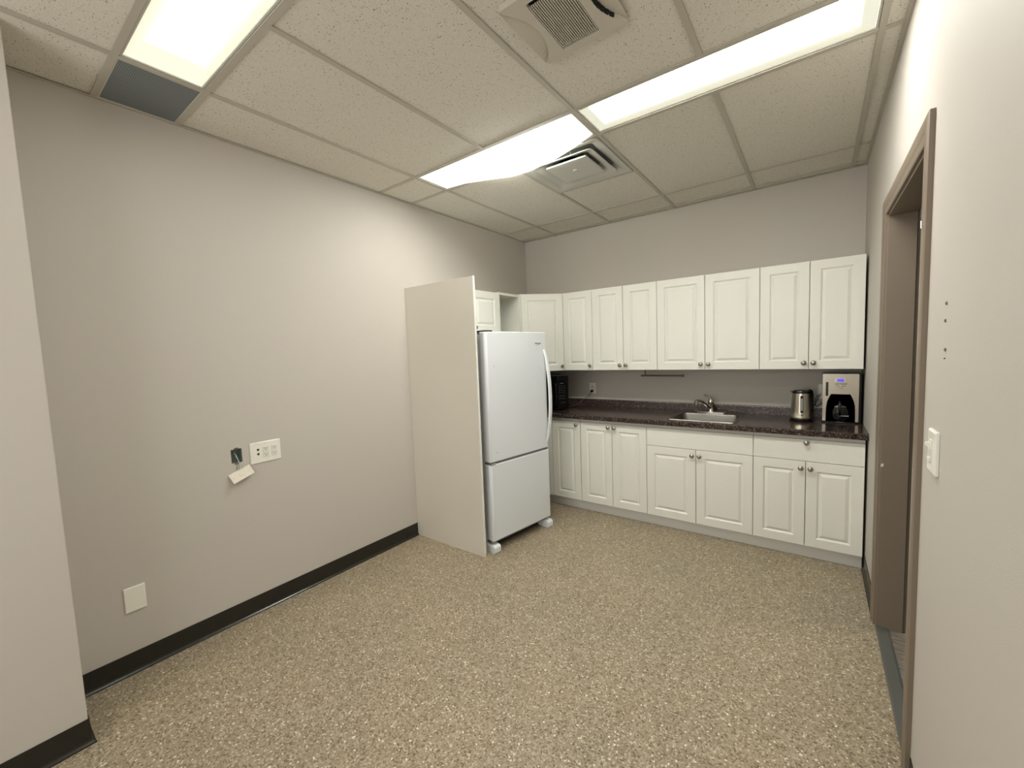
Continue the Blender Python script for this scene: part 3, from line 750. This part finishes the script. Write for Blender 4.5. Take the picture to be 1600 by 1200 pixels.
for z in (.012, -.014):
    q = MB().box(.035, .049, -.0075, -.0055, z-.001, z+.014).build('data_jack', M['socket'], t)
    MB().box(.0365, .0475, -.0079, -.0074, z+.001, z+.012).build('jack_opening', M['dark'], q)
outlet_body(t, .085, 0, M['socket']); outlet_body(t, .133, 0, M['socket'])
for x in (.042, .085, .133):
    for z in (.048, -.048): MB().lathe([(.0028, -.0055), (.0024, -.0068)], 10, (x, 0, z), 'y').build('screw', M['socket'], t)
# open electrical box
t = thing('electrical_box', 'open recessed metal electrical box with bare wires in the left wall', 'electrical box', (0, bx0, bz0), LWR)
bw, bh = bx1-bx0, bz1-bz0
m = MB(); e = .0015
m.box(0, e, 0, .06, 0, bh); m.box(bw-e, bw, 0, .06, 0, bh); m.box(e, bw-e, 0, .06, 0, e); m.box(e, bw-e, 0, .06, bh-e, bh); m.box(e, bw-e, .058, .06, e, bh-e)
m.build('box_shell', M['boxmetal'], t)
MB().box(.018, .040, -.001, .0005, bh-.004, bh+.007).build('mounting_ear', M['nickel'], t)
MB().box(.016, .042, -.001, .0005, -.009, .003).build('mounting_ear', M['nickel'], t)
m = MB(); m.tube([(.022, .045, .06), (.024, .02, .055), (.030, .004, .03), (.035, -.006, .004), (.036, -.010, -.020), (.034, -.012, -.040)], .0022, 8); m.build('wire', M['wire'], t, smooth=True)
m = MB(); m.tube([(.030, .045, .04), (.032, .012, .03), (.030, -.004, .008), (.022, -.012, -.014), (.016, -.012, -.038)], .0012, 6); m.build('wire', M['chrome'], t, smooth=True)
m = MB(); m.tube([(.034, .040, .03), (.036, .010, .02), (.036, -.004, .000), (.044, -.012, -.022), (.050, -.014, -.040)], .001, 6); m.build('wire', M['wire'], t, smooth=True)
# dangling cover plate
t = thing('loose_cover_plate', 'small ivory cover plate dangling tilted below the open electrical box', 'wall plate', (.010, -3.017, .850), rot=(math.radians(0), 0, 0))
t.matrix_basis = Matrix.Translation((.012, -3.012, .851)) @ Matrix.Rotation(PI/2, 4, 'Z') @ Matrix.Rotation(math.radians(-19), 4, 'Y') @ Matrix.Rotation(math.radians(-28), 4, 'X')
cpb = plate(t, -.0585, .0585, -.030, .030, .006, 'cover', M['ivory'])
MB().box(-.012, .012, -.0075, -.0055, -.007, .007).build('blank_insert', M['ivory'], t, bevel=.001)
for x in (-.042, .042): MB().lathe([(.0032, -.0055), (.0028, -.0075)], 10, (x, 0, .0), 'y').build('screw', M['chip'], t)
# low blank plate
t = thing('blank_cover_plate', 'plain white blank cover plate low on the left wall near the column', 'wall plate', (0.0005, -3.551, .305), LWR)
plate(t, 0, .079, 0, .121)
# back wall outlets
t = thing('wall_outlet', 'white duplex outlet on the back wall with the microwave plugged in', 'wall outlet', (.790, -.0005, 1.086), 0, 'outlets on the back wall above the worktop')
plate(t, -.036, .036, -.058, .058); outlet_body(t, 0, 0, M['socket'])
t = thing('wall_outlet', 'white duplex outlet on the back wall, mostly hidden behind the coffee maker', 'wall outlet', (2.718, -.0005, 1.100), 0, 'outlets on the back wall above the worktop')
plate(t, -.036, .036, -.058, .058); outlet_body(t, 0, 0, M['socket'])
# light switch on the right wall: local -y -> -x
t = thing('light_switch', 'white light switch with slider on the right wall beside the brown door frame', 'light switch', (W-.0005, -2.330, 1.170), -PI/2)
pl = MB(); pl.rings([[(-.045, 0, -.060), (.045, 0, -.060), (.045, 0, .060), (-.045, 0, .060)], [(-.045, -.006, -.060), (.045, -.006, -.060), (.045, -.006, .060), (-.045, -.006, .060)], [(-.041, -.009, -.056), (.041, -.009, -.056), (.041, -.009, .056), (-.041, -.009, .056)]])
pl.build('cover', M['plate'], t)
MB().box(-.017, .017, -.0115, -.0085, -.034, .034).build('switch_plate', M['socket'], t, bevel=.001)
m = MB(); m.rings([[(-.005, -.0115, .006), (.005, -.0115, .006), (.005, -.0115, .028), (-.005, -.0115, .028)], [(-.004, -.022, .020), (.004, -.022, .020), (.004, -.020, .027), (-.004, -.020, .027)]]); m.build('toggle', M['plate'], t)
MB().box(-.012, .012, -.015, -.0114, -.026, -.016).build('slider', M['plate'], t, bevel=.001)

# wall anchors on the right wall
for z, lab, y in ((1.578, 'topmost small grey screw anchor in the right wall', -2.387), (1.533, 'second small grey screw anchor from the top in the right wall', -2.383),
                  (1.457, 'third small grey screw anchor from the top in the right wall', -2.394), (1.434, 'lowest and faintest grey screw anchor in the right wall', -2.392)):
    r_ = .0048 if z > 1.44 else .0022
    o = MB().lathe([(r_, .001), (r_, -.001), (r_*.6, -.0022), (r_*.3, -.0005)], 14, (0, 0, 0), 'x').build('screw_anchor', M['anchor'])
    o.location = (W-.001, y, z); tag(o, lab, 'wall anchor', 'screw anchors in the right wall')

# ================================================================== CEILING FIXTURES
SAGP = [(0, 0), (.15, .010), (.32, .038), (.5, .072), (.62, .078), (.80, .060), (.90, .036), (.97, .012), (1, 0)]
def sagp(u):
    for (a, p), (b, q) in zip(SAGP, SAGP[1:]):
        if u <= b: return p+(q-p)*(u-a)/(b-a)
    return 0
def light(name, x0, x1, y0, y1, label, lens, sag=0, group='long ceiling lights', tight=.0):
    cx, cy = (x0+x1)/2, (y0+y1)/2; hx_, hy = (x1-x0)/2-.014, (y1-y0)/2-.014
    t = thing(name, label, 'ceiling light', (cx, cy, H+.004), 0, group)
    m = MB(); w = .008
    hb = .07
    m.box(-hx_, hx_, -hy, -hy+w, .0005, hb); m.box(-hx_, hx_, hy-w, hy, .0005, hb); m.box(-hx_, -hx_+w, -hy+w, hy-w, .0005, hb); m.box(hx_-w, hx_, -hy+w, hy-w, .0005, hb); m.box(-hx_+w, hx_-w, -hy+w, hy-w, hb-.003, hb)
    m.build('housing', M['frame'], t)
    m = MB(); NX, NY = 40, 8; lx, ly = hx_-w-.001, hy-w-.001
    P = [[None]*(NY+1) for _ in range(NX+1)]; Q = [[None]*(NY+1) for _ in range(NX+1)]
    for i in range(NX+1):
        for k in range(NY+1):
            u, v = i/NX, k/NY
            z = .004-(sag/.077*sagp(u))*v
            yy = -ly+2*ly*v + (sag*.18*math.sin(PI*u)*v if sag else 0)
            P[i][k] = m.bm.verts.new((-lx+2*lx*u, yy, z)); Q[i][k] = m.bm.verts.new((-lx+2*lx*u, yy, z+.003))
    for i in range(NX):
        for k in range(NY):
            m.bm.faces.new((P[i][k], P[i][k+1], P[i+1][k+1], P[i+1][k])); m.bm.faces.new((Q[i][k], Q[i+1][k], Q[i+1][k+1], Q[i][k+1]))
    for i in range(NX):
        for k, s_ in ((0, 1), (NY, -1)): m.bm.faces.new((P[i][k], P[i+1][k], Q[i+1][k], Q[i][k]))
    for k in range(NY):
        for i in (0, NX): m.bm.faces.new((P[i][k], P[i][k+1], Q[i][k+1], Q[i][k]))
    m.build('lens', lens, t, smooth=True)
    return t
X = [A0+G*i for i in range(5)]
light('fluorescent_light', X[0], X[2], YT, YS, 'long white ceiling light whose lens sags down next to the air diffuser', M['lens'], sag=.078)
light('fluorescent_light', X[2], X[4], YT, YS, 'long bright ceiling light running towards the right wall', M['lensoff'])
light('fluorescent_light', X[0], X[2], YV, YU, 'yellowish ceiling light beside the dark grille, over the left wall', M['lensdim'])
light('fluorescent_light', X[2], X[4], YV, YU, 'added unseen ceiling light above the camera, in line with the yellowish light', M['lensmid'])  # unseen fixture added to brighten the near walls and floor
# dark return grille
t = thing('return_grille', 'dark grey return air grille at the end of the yellowish ceiling light', 'vent', (0, YV, H+.003))
MB().box(.024, A0-.018, .018, YU-YV-.016, 0, .004).build('mesh_panel', M['grille'], t)
m = MB(); m.box(.012, .024, .012, YU-YV-.012, -.001, .006); m.box(A0-.018, A0-.012, .012, YU-YV-.012, 0, .006); m.box(.024, A0-.018, .012, .018, 0, .006); m.box(.024, A0-.018, YU-YV-.016, YU-YV-.012, 0, .006)
m.build('frame', M['frame'], t)
# square cone air diffuser
t = thing('air_diffuser', 'square white stepped air diffuser in the ceiling beside the sagging light', 'vent', ((X[1]+X[2])/2, (YS+YR)/2, H))
def sq(h_, z): return [(-h_, -h_, z), (h_, -h_, z), (h_, h_, z), (-h_, h_, z)]
def rsq(h_, z, r=.03): return rrect(-h_, h_, -h_, h_, r, z, 4)
hh = .290
m = MB(); m.rings([rsq(hh, -.001, .004), rsq(hh, -.003, .004), rsq(.262, -.004, .02), rsq(.235, .010, .03), rsq(.212, .026, .03), rsq(.200, .040, .03)], cap0=False, cap1=False); m.build('outer_cone', M['vent'], t, smooth=True)
m = MB(); m.rings([rsq(.214, -.006, .03), rsq(.212, -.010, .03), rsq(.165, .006, .03), rsq(.13, .040, .03), rsq(.132, .042, .03), rsq(.168, .009, .03)], cap0=False, cap1=False); m.build('middle_cone', M['vent'], t, smooth=True)
m = MB(); m.rings([rsq(.148, -.004, .012), rsq(.146, -.012, .012), rsq(.138, -.013, .012), rsq(.10, -.010, .02)], cap0=False, cap1=True); m.rings([rsq(.148, -.004, .012), rsq(.12, .012, .02)], cap0=False, cap1=True); m.build('centre_plate', M['vent'], t, smooth=True)
MB().lathe([(.018, -.0105), (.014, -.013), (.004, -.013)], 20).build('centre_button', M['vent'], t, smooth=True)
MB().lathe([(.11, .042), (.11, .20)], 28, cap0=False).build('duct_throat', M['dark'], t)
m = MB(); m.rings([rsq(.200, .040, .03), rsq(.111, .0415, .10)], cap0=False, cap1=False); m.build('back_plate', M['ventdark'], t)
m = MB()
for a in (PI/4, 3*PI/4, 5*PI/4, 7*PI/4):
    pass
for sx in (-1, 1):
    for sy in (-1, 1):
        m.tube([(sx*.06, sy*.175, .006), (sx*.068, sy*.215, .030)], .0025, 6, 0)
m.build('strut', M['vent'], t)
# bathroom style exhaust fan
t = thing('exhaust_fan', 'square ceiling exhaust fan cover with slatted centre and two crescent recesses', 'vent', (1.905, -2.512, H+.006))
PW = .178
# cover plate with slatted opening
gx0, gx1, gy0, gy1 = -.082, .074, -.118, .126
m = MB()
zt, zb = 0, -.022
def cres(side):
    "inner arc of a crescent, side -1 left, +1 right; y from -a..a"
    pts = []
    for k in range(15):
        s_ = -1+2*k/14; y = s_*.160; x = side*(.172-.064*(1-s_*s_))
        pts.append((x, y))
    return pts
L = cres(-1); R = cres(1)
# centre piece between arcs, around the grille, as strips
def strip(a, b, z0_, z1_):
    m.rings([[(p[0], p[1], z0_) for p in (a[i], b[i], b[i+1], a[i+1])] + [] for i in range(0)]) if False else None
ys = [p[1] for p in L]
for i in range(14):
    (xl0, y0), (xl1, y1) = L[i], L[i+1]; (xr0, _), (xr1, _) = R[i], R[i+1]
    def quad(pts):
        m.rings([[(x, y, zb) for x, y in pts], [(x, y, zt) for x, y in pts]])
    if y1 <= gy0+.0001 or y0 >= gy1-.0001: quad([(xl0, y0), (xr0, y0), (xr1, y1), (xl1, y1)])
    else:
        quad([(xl0, y0), (gx0, y0), (gx0, y1), (xl1, y1)]); quad([(gx1, y0), (xr0, y0), (xr1, y1), (gx1, y1)])
m.box(-PW+.006, PW-.006, -PW+.006, -.160, zb, zt); m.box(-PW+.006, PW-.006, .160, PW-.006, zb, zt)
cov = m.build('cover', M['fan'], t)
for side, P_ in ((-1, L), (1, R)):
    m = MB(); n_ = len(P_)
    rg = [[(side*PW, y*1.02, -.020 if side < 0 else -.012), (x, y, -.009 if side < 0 else -.006)] for x, y in P_]
    for i in range(n_-1):
        a, b = rg[i], rg[i+1]
        m.rings([[a[0], a[1], b[1], b[0]], [(p[0], p[1], p[2]+.002) for p in (a[0], a[1], b[1], b[0])]])
    m.build('crescent_recess', M['fan'], t)
m = MB()
for i in range(2, 12):
    (x0_, y0_), (x1_, y1_) = R[i], R[i+1]; g = .004
    dx, dy = (x1_-x0_)*.10, (y1_-y0_)*.10
    wdt = .008*math.sin(PI*(i-1.5)/11)
    m.rings([[(x0_+dx, y0_+dy, -.0225), (x0_+dx+wdt, y0_+dy, -.0165), (x1_-dx+wdt, y1_-dy, -.0165), (x1_-dx, y1_-dy, -.0225)],
             [(x0_+dx, y0_+dy, -.006), (x0_+dx+wdt, y0_+dy, -.006), (x1_-dx+wdt, y1_-dy, -.006), (x1_-dx, y1_-dy, -.006)]])
m.build('side_slot', M['dark'], t)
m = MB(); ns_ = 19
for k in range(ns_):
    x = gx0+(gx1-gx0)*(k+.5)/ns_
    m.box(x-.0018, x+.0018, gy0, gy1, zb+.001, zb+.007)
m.build('slats', M['fan'], t)
MB().box(gx0-.004, gx1+.004, gy0-.004, gy1+.004, zt-.003, zt-.001).build('fan_opening', M['dark'], t)
